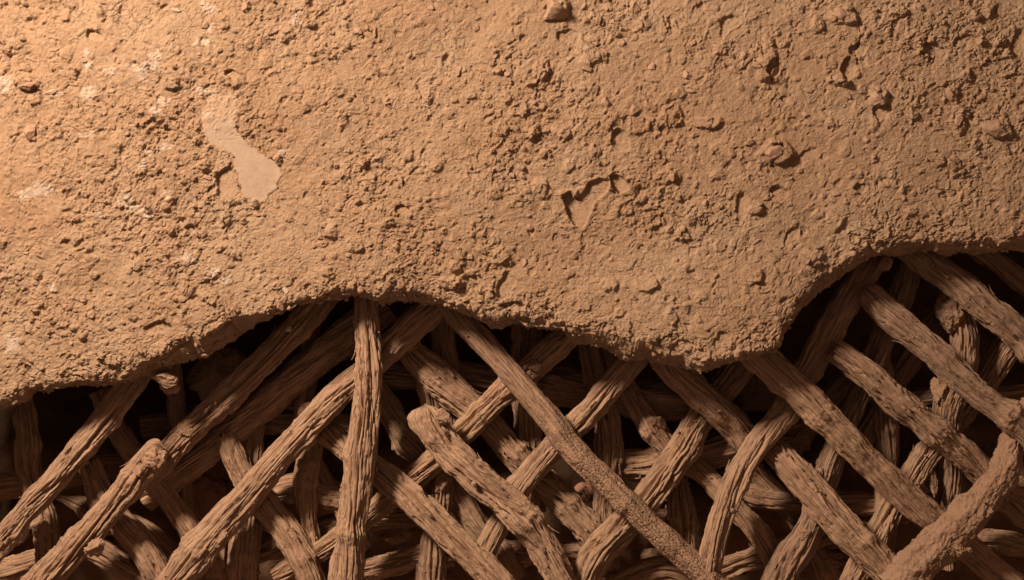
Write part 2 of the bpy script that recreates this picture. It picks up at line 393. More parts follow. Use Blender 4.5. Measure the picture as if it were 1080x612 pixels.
def sub(Fs):
    idx, inv = np.unique(Fs, return_inverse=True); return idx, inv.reshape(Fs.shape)
i1, F1 = sub(F[~pf]); build('clay_face', V[i1], F1, M_clay, wall, {'lime': ('FLOAT', lime[i1])})
i2, F2 = sub(F[pf]); 
pxx = V[i2][:, 0]*1000+540; pyy = 306-V[i2][:, 2]*1000
worn = sstep(-1, 3.5, poly_dist(*pw(pxx, pyy), PATCH)+fbm(pxx/4, pyy/4, octv=2, seed=98)*2)*sstep(92, 150, pyy+fbm(pxx/10, pyy/10, octv=4, seed=99)*34)
o = build('smooth_patch', V[i2], F2, M_patch, wall, {'lime': ('FLOAT', np.clip(.25+.9*worn, 0, 1)*1.0)})
o['label'] = 'smooth pale bean-shaped patch on the upper left of the clay'
# rear of the slab (closes it behind and above)
bx = np.linspace(-100, 1190, 40); bz = np.interp(bx, cx, ez)
vb = [((x-540)/1000, THK/1000+.001, (306-(z-16))/1000) for x, z in zip(bx, bz)] + [((x-540)/1000, THK/1000+.001, .366) for x in bx] + [((x-540)/1000, -.004, .366) for x in bx]
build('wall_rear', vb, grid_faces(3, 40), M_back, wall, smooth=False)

# ------------------------------------------------------------------ rocks, clods, shards
def ico(n):
    import bmesh
    bm = bmesh.new(); bmesh.ops.create_icosphere(bm, subdivisions=n, radius=1)
    v = np.array([x.co[:] for x in bm.verts]); f = np.array([[a.index for a in p.verts] for p in bm.faces]); bm.free()
    return v, f
ICO = {n: ico(n) for n in (3, 4, 5)}
def rock(name, c, r, mat, parent, seed, n=4, cuts=9, rot=0.0, rough=.08, smooth=True, kk=(.5, .85)):
    v, f = ICO[n]; v = v.copy(); g = np.random.default_rng(seed)
    for i in range(cuts):                                     # slice flat facets
        d = g.normal(size=3); d /= np.linalg.norm(d); k = g.uniform(*kk)
        s = v@d; v = v-np.clip(s-k, 0, None)[:, None]*d
    o = g.uniform(0, 50)
    nn = fbm(v[:, 0]*1.6+o, v[:, 1]*1.6, v[:, 2]*1.6, 4, seed)*rough*2 + fbm(v[:, 0]*6+o, v[:, 1]*6, v[:, 2]*6, 3, seed+3)*rough
    v = v*(1+nn[:, None])
    v = v*np.array(r)/1000
    cr, sr = math.cos(rot), math.sin(rot)
    x = v[:, 0]*cr-v[:, 2]*sr; z = v[:, 0]*sr+v[:, 2]*cr
    v = np.stack([x, v[:, 1], z], -1)+np.array(c)
    return build(name, v, f, mat, parent, smooth=smooth)

# stones held in the clay face (x, y, rx, rz, rot, material)
ST = [(33,141,9,13,.5,0),(725,80,10,8,.1,0),(727,96,8,4.5,.05,0),(741,128,17,7,.0,0),(586,12,15,15,.3,0),(1047,134,15,10,.35,0),(710,187,9,9,.8,0),
      (286,76,7,6,0,0),(868,207,6,5,0,0),(814,206,6,6,0,0),(808,210,5,4,0,0),(30,92,15,8,-.1,0),(119,134,5,4,0,0),(425,135,6,4,0,0),(300,306,8,4.5,.5,'chip'),
      (286,316,7,6,.2,0),(640,110,10,7,.2,0),(552,117,7,8,0,0),(484,74,6,8,0,0),(496,101,6,4,0,0),(885,18,14,8,0,0),(1018,214,4,6,.3,0),(893,102,8,6,.4,0),
      (925,103,11,9,.2,0),(1010,125,6,9,.2,0),(960,128,5,5,0,0),(815,163,13,8,-.5,0),(430,13,7,5,0,0),(455,9,5,4,0,0),(378,32,8,5,.4,0),(395,33,6,7,.2,0),(600,62,7,5,0,0),
      (618,72,8,6,.4,0),(628,46,6,4,0,0),(590,100,7,5,.3,0),(535,77,5,5,0,0),(75,272,5,4,0,0),(70,322,5,4,0,0),(495,270,6,5,0,0),(500,286,6,4,0,0),(560,240,5,4,0,0),
      (135,142,8,4,-.4,0),(150,132,5,4,0,0),(270,226,6,3,.3,0),(57,183,6,5,.5,0),(205,217,5,4,.1,0),(155,228,6,2.6,.1,'chip'),(298,161,5,4,.3,'chip'),(685,125,7,6,0,0),
      (665,220,6,4,.2,0),(743,215,6,5,0,0),(850,122,6,5,.1,0),(872,132,7,5,.1,0),(790,150,9,5,-.6,0),(730,46,5,4,0,0),(700,48,6,5,0,0),(980,168,6,4,0,0),(1040,30,7,5,.3,0),
      (655,45,7,6,.1,0),(688,70,6,6,.3,0),(335,92,4,4,0,0),(187,12,7,4,.4,'chip2'),(215,5,8,4,0,'chip2'),(232,12,6,4,.2,'chip2'),(258,9,5,7,.2,0),(55,97,9,5,-.2,'chip2')]
xs = np.array([s[0] for s in ST], float); ys = np.array([s[1] for s in ST], float)
sx = rng.uniform(0, 1080, 75); sy = rng.uniform(5, 370, 75)
keep = (sy < np.interp(sx, EX, EY)-22) & ~in_poly(sx, sy, PATCH)
for x, y in zip(sx[keep], sy[keep]): ST.append((x, y, rng.uniform(3, 8.5), rng.uniform(2.2, 5.5), rng.uniform(-.7, .7), 0))
HX = np.array([s[0] for s in ST], float); HY = np.array([s[1] for s in ST], float)
ci = np.clip(((HX+100)/1290*(NC-1)).round().astype(int), 0, NC-1)
for i, (x, y, rx, rz, rot, mk) in enumerate(ST):
    ri = np.abs(Yg[:, ci[i]]-y).argmin()
    a, b = max(0, ri-5), ri+5
    yy = np.median(yf[a:b, max(0, ci[i]-5):ci[i]+5])
    big = max(rx, rz) >= 9; rx, rz = (rx, rz) if big else (rx*.85, rz*.85); dep = min(rx, rz)*(.45 if mk else (.72 if big else .5))
    rock('stone' if not mk else 'clay_chip', ((x-540)/1000, yy/1000-(.0008 if not mk else .0005), (306-y)/1000), (rx, dep, rz),
         M_stone if not mk else (M_chip if mk == 'chip' else M_shard), wall, 500+i, n=4, cuts=12, rot=-rot, rough=.09, kk=(.32, .75))

# ------------------------------------------------------------------ sticks
def catmull(pts, step):
    pts = np.array(pts, float); n = len(pts)
    p = np.vstack([2*pts[0]-pts[1], pts, 2*pts[-1]-pts[-2]])
    out = []
    for i in range(1, n):
        a, b, c, d = p[i-1], p[i], p[i+1], p[i+2]
        t = np.linspace(0, 1, 24, endpoint=False)[:, None]
        out.append(.5*((2*b)+(-a+c)*t+(2*a-5*b+4*c-d)*t**2+(-a+3*b-3*c+d)*t**3))
    q = np.vstack(out+[pts[-1:]])
    # soften the hand-picked corners
    for _ in range(7): q[1:-1] = (q[:-2]+2*q[1:-1]+q[2:])/4
    s = np.r_[0, np.cumsum(np.linalg.norm(np.diff(q[:, :3], axis=0), axis=1))]
    m = max(8, int(s[-1]/step)); si = np.linspace(0, s[-1], m)
    return np.stack([np.interp(si, s, q[:, k]) for k in range(q.shape[1])], -1), si

def stick(label, pts, w, yy, style='bark', knots=(), end0='hide', end1='hide', na=150, step=.0011, seed=0, name='stick', twist=1.0, rough=1.0, lay=1):
    """pts: photo px; w: widths px (list over points or 2 values); yy: depth mm (same); knots: (fraction, bump mm, length mm, angle)"""
    n = len(pts); fr = np.linspace(0, 1, n)
    W = np.interp(fr, np.linspace(0, 1, len(w)), w); Y = np.interp(fr, np.linspace(0, 1, len(yy)), yy)
    P3 = []
    for (px, py), ww, y in zip(pts, W, Y):
        p = P(px, py, y/1000); P3.append([*p, ww/2/1000*(D+y/1000)/D])
    q, s = catmull(P3, step); m = len(q)
    c = q[:, :3]; R = q[:, 3]
    L = s[-1]
    wob = np.stack([fbm(s*1000/70+seed, s*0+k*5.1, octv=3, seed=seed+k) for k in range(3)], -1)*np.array([.0011, .001, .0011])
    c = c+wob
    T = np.gradient(c, axis=0); T /= np.linalg.norm(T, axis=1)[:, None]
    up = np.array([0, -1., 0]); A = np.cross(T, up); A /= np.linalg.norm(A, axis=1)[:, None]; B = np.cross(A, T)   # B faces the camera
    th = np.linspace(0, 2*math.pi, na, endpoint=False)
    TH, SS = np.meshgrid(th, s*1000); RR = R[:, None]*1000
    tw = TH+SS*.004*twist*math.sin(seed*1.7+1)
    r0 = RR.mean()
    X = np.cos(tw)*r0; Z = np.sin(tw)*r0; o = seed*13.7
    rad = RR*.955*(1+.07*fbm(SS/45+o, SS*0, octv=3, seed=seed+5)+.085*fbm(X/12+o, Z/12, SS/21, 3, seed=seed+6))
    rad = rad*(1+.16*perlin(X/r0*.9+o, Z/r0*.9, SS/110, seed=seed+7)+.07*perlin(X/r0*2+o, Z/r0*2, SS/70, seed=seed+8))
    g = min(1.0, r0/14)*rough
    if style in ('bark', 'net', 'rough'):
        k = 1.0 if style != 'net' else .45
        if style == 'rough': k = 1.3
        k *= .65+.5*((seed*0.618034) % 1)
        wv = fbm(X/11+o, Z/11, SS/80, 2, seed+40)*1.6+.35*fbm(X/5+o, Z/5, SS/16, 2, seed+41)
        Xw = X+wv; Zw = Z-wv
        d = fbm(Xw/5.5+o, Zw/5.5, SS/130, 4, seed+11, .62)*.55*k
        ragged = fbm(X/5, Z/5, SS/9, 3, seed+50)
        for sc, ln, dp, wd, sd in ((8, 150, 4.4, .09, 19), (6, 105, 3.0, .11, 23), (4, 65, 1.4, .15, 25)):
            n1 = perlin(Xw/sc+o, Zw/sc, SS/ln, seed=seed+sd)
            cm = sstep(-.3, -.02, perlin(X/9+o, Z/9, SS/(ln*.45), seed=seed+sd+100)+.15*ragged)
            d = d-dp*k*np.exp(-(n1/wd)**2)*cm
        f1, f2, cc = worley3(Xw/9+o, Zw/9, SS/75+ragged*.2, seed+27)       # long plates of bark
        hv = r1(cc, 2)
        d = d+((hv > .6)*.95-.7*(hv < .15))*k*sstep(0, .07, f2-f1)
        f1, f2, cc = worley3(Xw/4.2+o, Zw/4.2, SS/60+ragged*.2, seed+29)
        d = d+((r1(cc, 3) > .6)*.35-(r1(cc, 3) < .12)*.25)*k*sstep(0, .08, f2-f1)
        # cross checks
        f1, f2, cc = worley3(X/13+o, Z/13, SS/17+ragged*.1, seed+31)
        d = d-.6*k*sstep(.04, .0, f2-f1)*(r1(cc, 5) > .88)
        # clay crumbs stuck on
        f1, f2, cc = worley3(X/6.5+o, Z/6.5, SS/7.5, seed+33)
        cl = sstep(.1, .45, perlin(X/20+o, Z/20, SS/40, seed=seed+35))
        d = d+(r1(cc, 4) > 1.0-.25*cl*k)*1.2*sstep(.42, .15, f1+.15*perlin(X/2, Z/2, SS/2, seed=seed+36))
        d = d+fbm(X/2.2, Z/2.2, SS/14, 2, seed+37)*.2+cl*(.35+.5*fbm(X/4, Z/4, SS/5, 3, seed+38))
        if style == 'net':
            # worn network of little pits on the lower two thirds
            f1, f2, cc = worley3(X/2.7, Z/2.7, SS/3.0, seed+60)
            msk = sstep(.25, .6, SS/(L*1000)+.12*perlin(X/9, Z/9, SS/25, seed=seed+65))*sstep(-.15, .15, np.sin(TH)+.15*perlin(X/9, Z/9, SS/14, seed=seed+61)-.4)
            d = d*(1-.75*msk)+msk*(1.25*sstep(.03, .30, f2-f1)*-1+.6)
        rad = rad+d*g
    else:   # clay-coated
        f1, f2, cc = worley3(X/11+o, Z/11, SS/13, seed+27)
        d = fbm(X/14+o, Z/14, SS/26, 5, seed+11, .55)*3.0+(r1(cc, 2)-.5)*1.8-.8*sstep(.08, 0, f2-f1)
        f1, f2, cc = worley3(X/5+o, Z/5, SS/11, seed+28); d = d+(r1(cc, 2)-.5)*.9+fbm(X/5, Z/5+o, SS/60, 3, seed+29)*.7
        d = d+fbm(X/3, Z/3, SS/4, 3, seed+31)*.7-1.4*np.exp(-(perlin(X/9+o, Z/9, SS/14, seed=seed+32)/.03)**2)
        rad = rad+d*rough
    gk = np.random.default_rng(seed+900)
    knots = list(knots)+[(gk.uniform(.1, .95), gk.uniform(1.2, 3.6), gk.uniform(5, 14), gk.uniform(-.6, PI+.6)) for _ in range(4)]
    for (f, amp, ln, an) in knots:
        dd = ((SS-f*L*1000)/ln)**2
        ang = np.cos(TH-an)*.5+.5
        rad = rad+amp*np.exp(-dd)*(ang**1.5)*(1+.35*fbm(X/5+o, Z/5, SS/5, 3, seed+70))
    # ends
    def endprof(ss, kind):
        if kind == 'round': e = 11.0; t = np.clip(ss/e, 0, 1); return np.sqrt(np.clip(1-(1-t)**2, .03, 1))
        if kind == 'point': t = np.clip(ss/38, 0, 1); return .25+.75*t**.8
        if kind == 'cut': return .93+.07*np.clip(ss/4, 0, 1)
        return np.ones_like(ss)
    rad = rad*endprof(SS, end0)*endprof(L*1000-SS, end1)
    rad = np.maximum(rad, 1.0)/1000
    # ragged broken ends: slide the last rings along the axis by angle
    sl = np.zeros_like(SS)
    for kd, ss, sg in ((end0, SS, -1), (end1, L*1000-SS, 1)):
        if kd in ('cut', 'round', 'point'):
            fall = np.exp(-ss/9.0)
            rg = perlin(np.cos(TH)*1.6+o, np.sin(TH)*1.6, SS*0+3, seed=seed+80)*7+perlin(np.cos(TH)*5+o, np.sin(TH)*5, SS*0+1, seed=seed+81)*4
            sl = sl+sg*fall*rg*(.18 if kd == 'round' else 1.0)
    Vv = c[:, None, :]+A[:, None, :]*(np.cos(TH)*rad)[..., None]+B[:, None, :]*(np.sin(TH)*rad)[..., None]+T[:, None, :]*(sl/1000)[..., None]
    grain = np.stack([X/1000+o*.1, Z/1000, SS/1000+o*.01], -1).reshape(-1, 3)
    mat = {'bark': M_wood, 'net': M_wood2, 'rough': M_wood, 'clay': M_coat}[style]
    if lay == 2: mat = M_wood if style != 'clay' else M_coat
    VV = Vv.reshape(-1, 3); FF = grid_faces(m, na, True)
    root = empty(name, tuple(c[-1]), label, 'stick', 'sticks of the exposed lattice')
    me = build('shaft', VV, FF, mat, root, {'grain': ('FLOAT_VECTOR', grain)})
    for kd, ring, cen, sg in ((end0, Vv[0], c[0], -1), (end1, Vv[-1], c[-1], 1)):
        rings = [ring]; K = 9
        for j in range(1, K+1):
            t = j/K
            rr = ring*(1-t)+ring.mean(0)*t
            amp = (2.4 if kd != 'round' else 1.5)/1000
            rr = rr+T[0 if sg < 0 else -1]*(min(1, 3*t*(1-t)+(kd != 'round'))*fbm(rr[:, 0]*450, rr[:, 1]*450, rr[:, 2]*450, 3, seed+90)*amp+(t*.0022 if kd == 'round' else -t*.001)*sg)[:, None]
            rings.append(rr)
        if kd == 'round': 
            for j in range(1, K+1): rings[j] = rings[j]+T[0 if sg < 0 else -1]*sg*.0004*math.sin(j/K*1.57)
        Vc = np.vstack(rings); Fc = grid_faces(K+1, na, True)
        if sg < 0: Fc = Fc[:, ::-1]
        gc = np.stack([Vc[:, 0]*1.0, Vc[:, 1], Vc[:, 2]], -1)
        build('broken_end' if kd != 'hide' else 'end_face', Vc, Fc, mat, root, {'grain': ('FLOAT_VECTOR', gc)})
    return root, (c, T, A, B, R, s)

CAM = PI/2            # angle of the side that faces the camera
ROOTS = {}
def add(key, *a, **k):
    ROOTS[key] = stick(*a, **k)

add('S1', 'leftmost front stick, long and smooth, its top end in shade', [(152,382),(133,410),(110,442),(82,477),(58,506),(34,532),(0,572),(-45,622)], [30,31,30,28,30], [66,62,60], seed=1)
add('S2', 'rough stick with lumpy clay-crusted top end resting over a thinner diagonal stick at left', [(174,474),(162,481),(137,511),(114,539),(82,577),(52,606),(30,628)], [32,32,31,34,36], [56,60,60], 'rough', knots=((.03,4,9,CAM),(.62,3,12,0)), end0='round', seed=2)
add('S3', 'shaded stick whose bright lower end runs beneath a clay-crusted stick top', [(352,300),(335,320),(297,362),(260,400),(217,440),(182,474),(150,506)], [26,28,29,30,28], [82,80,82,90], 'rough', seed=3)
add('S4', 'wide dark diagonal stick just right of and below the shaded stick, behind the upright stick', [(410,322),(372,349),(315,395),(265,438),(215,478),(150,525)], [36,36,34], [112,116,122], seed=4)
add('S5', 'long diagonal stick passing behind the upright stick and over the short cut stick', [(478,305),(458,322),(428,350),(385,392),(350,423),(319,455),(291,486),(263,521),(228,559),(200,594),(172,626)], [30,34,30,30,32,37,38], [84,82,80,76,72], 'bark', knots=((.5,5,8,PI),(.86,4,14,0)), seed=5)
add('S6', 'upright stick crossing in front of two diagonals under the arch of the broken edge', [(384,300),(387,345),(389,400),(386,440),(380,480),(374,530),(369,570),(363,628)], [27,29,30,32,33,32], [56,52,52,54], 'bark', knots=((.28,2.5,10,CAM),(.55,3,14,0)), seed=6)
add('S7', 'short stick with a flat cut top, crossed by the long diagonal stick at lower left', [(237,459),(250,489),(266,514),(284,538),(307,567),(325,603),(334,626)], [25,26,29,31,30], [106,108,106], 'bark', end0='cut', seed=7)
add('S8', 'straight split-grained stick running down right from behind the upright stick', [(318,427),(338,448),(360,469),(385,488),(410,506),(433,527),(456,549),(505,595),(535,625)], [22,25,27,29,31,32], [112,100,88,80,76], end0='round', seed=8)
add('S9', 'thick cracked stick with a hooked knobbly top end in the middle of the lattice', [(449,428),(453,447),(470,471),(488,489),(507,507),(540,535),(566,564),(585,598),(598,626)], [31,33,34,35,35,34,32], [70,64,60,60], 'rough', knots=((.04,5,12,0),(.62,4,14,CAM)), end0='round', seed=9)
add('S10', 'shaggy bark-covered stick with a ragged top end left of the long netted stick', [(426,362),(440,378),(460,397),(487,421),(508,438),(528,460),(547,484),(570,506),(591,524),(613,549),(638,578)], [27,36,35,31,33,32], [112,116,120,122], 'rough', knots=((.15,3,18,CAM),(.9,4,12,PI)), end0='round', seed=10)
add('S11', 'pale diagonal stick passing beneath the netted stick and beneath the hooked thick stick', [(612,340),(597,355),(562,387),(530,416),(497,449),(465,480),(440,501),(400,535),(345,578),(291,610)], [30,29,28,28,26,25], [84,86,92,112,122], seed=11, knots=((.22,4,10,CAM),))
add('S12', 'longest front stick, worn to a fine net of pits, from arch to bottom edge', [(462,305),(477,327),(497,349),(515,368),(545,402),(578,440),(605,474),(634,504),(662,531),(700,569),(740,604),(765,628)], [23,25,27,28,28,29,29], [68,60,58,58], 'net', seed=12)
add('S13', 'split-grained diagonal stick crossed by the netted stick and then the hooked thick stick', [(690,352),(675,371),(655,395),(635,417),(608,447),(574,482),(547,516),(531,545),(516,572),(500,604)], [26,26,27,27,25,26], [88,88,90,94], knots=((.5,2,14,CAM),), seed=13)
add('S14', 'gnarly diagonal stick under the lower half of the netted stick, reaching the bottom edge', [(800,360),(778,392),(742,438),(720,474),(700,502),(685,523),(655,558),(627,588),(610,626)], [30,31,30,33,36,34], [116,108,102,92,88], 'rough', knots=((.4,4,12,PI),), seed=14)
add('S15', 'thick shaded stick leaving the lowest lobe of the clay, under a curved stick', [(690,362),(710,392),(750,426),(770,444),(785,459),(806,478)], [30,32,32,34], [70,80,98,104], seed=15)
add('S15b', 'thick split stick with frayed top end running to the bottom edge right of centre', [(803,462),(822,480),(836,497),(860,524),(880,545),(897,564),(935,601),(962,628)], [26,33,36,35,36], [98,82,72,66,62], 'bark', end0='cut', knots=((.14,2,9,CAM),), seed=16)
add('S16', 'long curved stick from the right arch to the bottom edge, over the thick shaded stick', [(945,245),(925,272),(892,320),(868,362),(843,405),(825,437),(800,468),(781,497),(765,532),(753,572),(742,626)], [26,29,32,28,27,29,28,27], [92,88,84,76,64,58], knots=((.72,3,7,PI),), seed=17)
add('S17', 'long straight stick crossing over the curved stick and going beneath the clay-coated branch', [(772,350),(795,371),(822,394),(852,420),(886,456),(922,493),(960,530),(990,556),(1027,585),(1070,618)], [32,35,34,33,35,33,30], [56,50,54,72,86,90], seed=18)
add('S18', 'stick with square broken top end, second from the right of the three parallel diagonals', [(879,369),(910,393),(945,423),(985,454),(1018,481),(1050,514),(1100,556)], [27,30,31,32,30], [60,62,72,92,98], 'bark', end0='cut', knots=((.45,2.5,12,0),), seed=19)
add('S19', 'long stick with rounded top end lying over the clod-topped post at right', [(909,304),(930,324),(948,340),(985,373),(1025,409),(1060,437),(1110,480)], [24,30,30,30,30,30], [60,58,54,54], end0='round', seed=20)
add('S20', 'branch thickly coated with smooth clay, bottom right, thicker towards its forked foot', [(1088,426),(1076,448),(1067,470),(1057,498),(1034,528),(1006,559),(976,590),(946,624)], [24,27,29,34,38,43,47], [84,66,54,50,52], 'clay', knots=((.55,5,12,0),), seed=21)
add('S21', 'wide flat-faced stick, highest of the parallel diagonals at the right', [(940,245),(968,270),(1000,294),(1035,320),(1068,347),(1120,392)], [28,30,35,33,32], [66,62,60], seed=22)
add('S22', 'upright post with a big clod stuck on its top, behind the right-hand diagonals', [(1004,305),(1012,335),(1017,365),(1014,395),(1002,425),(1000,460),(1003,500),(998,545),(1000,600)], [26,29,30,31,30,27,26], [96,94,96,110,130,136], seed=23, knots=((.36,4,12,PI),))
add('S23', 'pale fibrous diagonal stick passing behind three parallel sticks at right', [(1112,312),(1085,345),(1060,372),(1042,398),(1010,441),(970,491),(933,553),(895,620)], [28,29,28,29,28], [126,122,120,112,104], seed=24)
add('S24', 'diagonal stick winding beneath four right-hand sticks from the arch to the bottom edge', [(975,245),(966,268),(950,313),(928,362),(906,418),(878,484),(866,520),(850,566),(830,596),(815,628)], [26,27,28,26,27,28,36,34], [112,104,100,98,96], 'rough', seed=25, knots=((.58,3,10,PI),))
add('S25', 'stick with a swirling swollen knot near its top, behind the gnarly diagonal', [(640,362),(654,395),(667,419),(686,449),(706,473),(738,498),(763,523),(795,558),(818,592),(838,626)], [20,23,27,25,25,28,29], [132,126,122,122], 'rough', knots=((.30,5,11,CAM-.5),), seed=26)
# third layer, in the dark behind
L3 = [
 ('upright dark post behind the upper half of the netted stick, its right side deeply fluted', [(617,345),(628,400),(640,445),(643,490),(637,540),(640,600)], [28,30,28], [146,146,150], 'rough'),
 ('thick horizontal stick in the shade crossing behind the middle of the lattice', [(380,398),(430,396),(492,396),(560,404),(640,416),(700,424),(770,424)], [30,31,36,44,36], [172,176,174], 'bark'),
 ('horizontal stick below the dark one, pale just left of the gnarly diagonal', [(648,492),(690,489),(730,482),(780,470),(850,458)], [35,37,36], [166,164,168], 'bark'),
 ('knotted upright stick behind the hooked thick stick, twisting to the bottom edge', [(447,380),(453,420),(458,455),(462,485),(466,508),(463,535),(458,570),(455,625)], [22,24,25,23,27,33], [136,130,128,134], 'rough'),
 ('short upright gnarled stick between the cut stick and the upright front stick', [(332,455),(326,490),(322,515),(323,545),(327,575),(323,625)], [24,27,22,23,22], [136,140,142], 'rough'),
 ('dark flat-sided post behind the long diagonal at lower left of the upright stick', [(264,440),(263,500),(259,560),(256,625)], [30,34,33], [150,150,148], 'bark'),
 ('broken-topped stub running under the clay-crusted stick to the bottom edge', [(94,488),(101,505),(111,527),(128,550),(146,572),(162,598),(178,630)], [24,26,28,31,32], [100,102,100], 'rough'),
 ('slim lumpy stick between the clay-crusted stick and the long diagonal', [(104,412),(120,445),(138,474),(158,503),(180,530),(202,561),(228,604)], [22,24,25,24,25], [120,118,114], 'bark'),
 ('upright crooked stick behind the leftmost front stick', [(24,420),(28,460),(32,498),(42,530),(50,562),(52,625)], [24,26,26,32], [134,128,112], 'rough'),
 ('horizontal stick at the far left, behind the leftmost diagonal', [(-60,526),(0,514),(40,507),(100,496),(160,488)], [30,30,28], [158,160,164], 'bark'),
 ('stubby stick lying at the bottom edge below the clay-crusted diagonal', [(88,572),(112,584),(145,608),(180,632)], [26,28,30], [138,136,136], 'bark'),
 ('low horizontal stick in the bottom left corner', [(-40,612),(0,603),(40,592),(75,580)], [26,28,26], [150,150,154], 'bark'),
 ('shaded stick end in the top right corner beyond the wide flat stick', [(1008,245),(1040,268),(1070,292),(1120,330)], [22,24,24], [130,128,126], 'bark'),
 ('dark diagonal behind the clod-topped post, between two long right-hand sticks', [(1012,310),(985,342),(955,385),(930,425),(905,470)], [26,27,26], [156,158,158], 'bark'),
 ('smooth dark post just right of the small arch, behind the start of the netted stick', [(466,290),(467,350),(469,410),(474,470)], [26,27,25], [156,158,158], 'bark'),
 ('dark post hanging behind the pale diagonal, centre of the lattice', [(560,300),(557,360),(556,420),(558,475),(562,540)], [32,31,29], [148,152,152], 'rough'),
 ('slim dark post seen between the first two shaded diagonals', [(330,290),(327,350),(322,420),(318,470)], [22,22,21], [158,158,158], 'bark'),
 ('thin post in deep shade below the clod hanging from the clay edge', [(180,360),(185,420),(192,480),(196,540)], [20,20,20], [160,162,162], 'bark'),
 ('bowed brown stick in the gap right of the upright front stick', [(380,382),(402,420),(422,452),(447,482),(470,516)], [26,29,28], [150,148,150], 'bark'),
 ('bark-lined horizontal stub at the bottom between the upright stick and the knotted one', [(385,602),(415,594),(445,586),(480,588)], [26,24,22], [142,140,146], 'rough'),
 ('dim stick slanting behind the gap left of the hooked thick stick', [(470,500),(495,540),(520,575),(545,612)], [30,30,28], [160,158,156], 'bark'),
 ('upright stick in half shade between the long straight stick and the square-ended one', [(926,370),(931,430),(935,480),(934,530),(930,600)], [27,28,26], [150,148,148], 'bark'),
 ('dark stub slanting behind the crossing of the curved and the long straight stick', [(915,380),(882,410),(855,445),(820,495)], [24,25,24], [160,160,160], 'bark'),
 ('short upright block-like stick under the gnarly diagonal', [(712,480),(716,520),(722,560),(724,620)], [24,26,28], [156,158,160], 'rough'),
 ('dark horizontal stick at the right edge, behind the fibrous diagonal', [(960,425),(1010,420),(1060,420),(1130,414)], [26,27,26], [180,180,180], 'bark'),
 ('horizontal stick behind the frayed thick stick near the bottom right', [(768,515),(810,528),(870,534),(925,533),(960,540)], [24,27,26], [166,164,166], 'bark'),
 ('low stick rising slightly to the right along the bottom edge, between curved and frayed sticks', [(735,612),(775,595),(820,580),(880,560),(925,566)], [24,26,24], [148,146,150], 'rough'),
 ('horizontal stick in the bottom right corner, right of the clay-coated branch', [(1000,572),(1045,570),(1080,576),(1130,584)], [24,26,26], [136,134,134], 'bark'),
 ('pale stump behind the crossing of the cut stick and the long diagonal', [(262,530),(300,518),(330,514),(372,528)], [33,34,28], [162,162,162], 'bark'),
 ('small dark diagonal left of the upright front stick, below the pale stump', [(330,486),(350,518),(368,548),(385,580)], [22,22,22], [160,158,160], 'bark'),
 ('slanting bottom stick under the gnarly diagonal foot', [(640,622),(700,600),(760,620)], [26,28,26], [150,150,150], 'rough'),
 ('diagonal brown stick in the gap above the stubby bottom-left stick', [(60,524),(85,533),(108,548),(150,560),(190,590)], [16,24,26,24], [146,140,142], 'bark'),
 ('deep horizontal stick low behind the hooked thick stick and its neighbours', [(480,575),(530,580),(590,585),(650,592)], [26,28,26], [168,166,168], 'rough'),
 ('deep stick slanting behind the frayed top end of the split stick', [(760,470),(800,500),(850,560),(880,620)], [24,24,24], [182,182,182], 'bark'),
 ('deep horizontal stick across the dark behind the left half of the lattice', [(150,452),(230,440),(310,446),(400,452)], [30,30,28], [200,200,200], 'bark'),
 ('deep rising stick behind the bottom of the upright front stick', [(230,600),(300,572),(380,548),(450,540)], [28,28,26], [190,190,190], 'bark'),
]
for i, (lab, pts, w, yy, st) in enumerate(L3):
    e0 = {6: 'cut', 31: 'point', 28: 'cut'}.get(i, 'hide')
    yy = [min(y, 100+(y-100)*.64) for y in yy]
    add('L%d' % i, lab, pts, w, yy, st, seed=40+i, na=96, step=.0015, end0=e0, lay=2)

# ------------------------------------------------------------------ clumps on sticks (parts of their stick)
def at_px(key, px, py):
    root, (c, T, A, B, R, s) = ROOTS[key]
    best = None
    k = D/(D+c[:, 1]); X = c[:, 0]*k*1000+540; Y = 306-c[:, 2]*k*1000
    i = np.hypot(X-px, Y-py).argmin(); return root, c[i], R[i], B[i], A[i], T[i]
def clump(key, px, py, r, seed, dy=-8, rot=0., name='clay_clump', mat=None):
    dy -= 4
    root, c, R, B, A, T = at_px(key, px, py)
    p = P(px, py, c[1]+dy/1000)
    return rock(name, p, r, mat or M_clod, root, seed, n=5, cuts=8, rot=rot, rough=.13)
clump('S22', 1001, 329, (16, 15, 21), 901, -6, .15)
clump('S22', 992, 412, (11, 12, 17), 902, -4, .2)
clump('S2', 165, 482, (17, 12, 14), 903, -5, -.6)
clump('S2', 146, 497, (9, 8, 9), 904, -9)
clump('S2', 99, 578, (10, 9, 12), 905, -6, -.3)
clump('S5', 232, 566, (9, 7, 16), 906, -6, -.8)
clump('S9', 466, 440, (9, 7, 10), 908, -9, .4)
clump('S10', 436, 365, (9, 8, 8), 909, -6)
clump('S10', 470, 400, (14, 8, 12), 910, -7, .7)
clump('S25', 692, 446, (12, 9, 9), 911, -8, -.7)
clump('S14', 725, 460, (6, 7, 12), 912, -4)
clump('S24', 863, 500, (9, 9, 12), 913, -4, -.5)
clump('S24', 848, 562, (12, 9, 10), 914, -6)
clump('S20', 1035, 565-28, (14, 12, 12), 915, -4)
clump('S20', 1010, 578, (14, 12, 10), 916, -4)
clump('S20', 968, 598, (16, 12, 12), 917, -2)
clump('L3', 466, 505, (11, 10, 17), 918, -4)
clump('L4', 325, 492, (12, 9, 14), 919, -4)
clump('L8', 44, 556, (13, 11, 15), 920, -4)
clump('L0', 634, 505, (9, 8, 14), 921, -4)
clump('S11', 566, 386, (9, 6, 7), 922, -11)
clump('S3', 196, 455, (8, 7, 7), 923, -9)
clump('L7', 142, 478, (9, 8, 8), 924, -6)

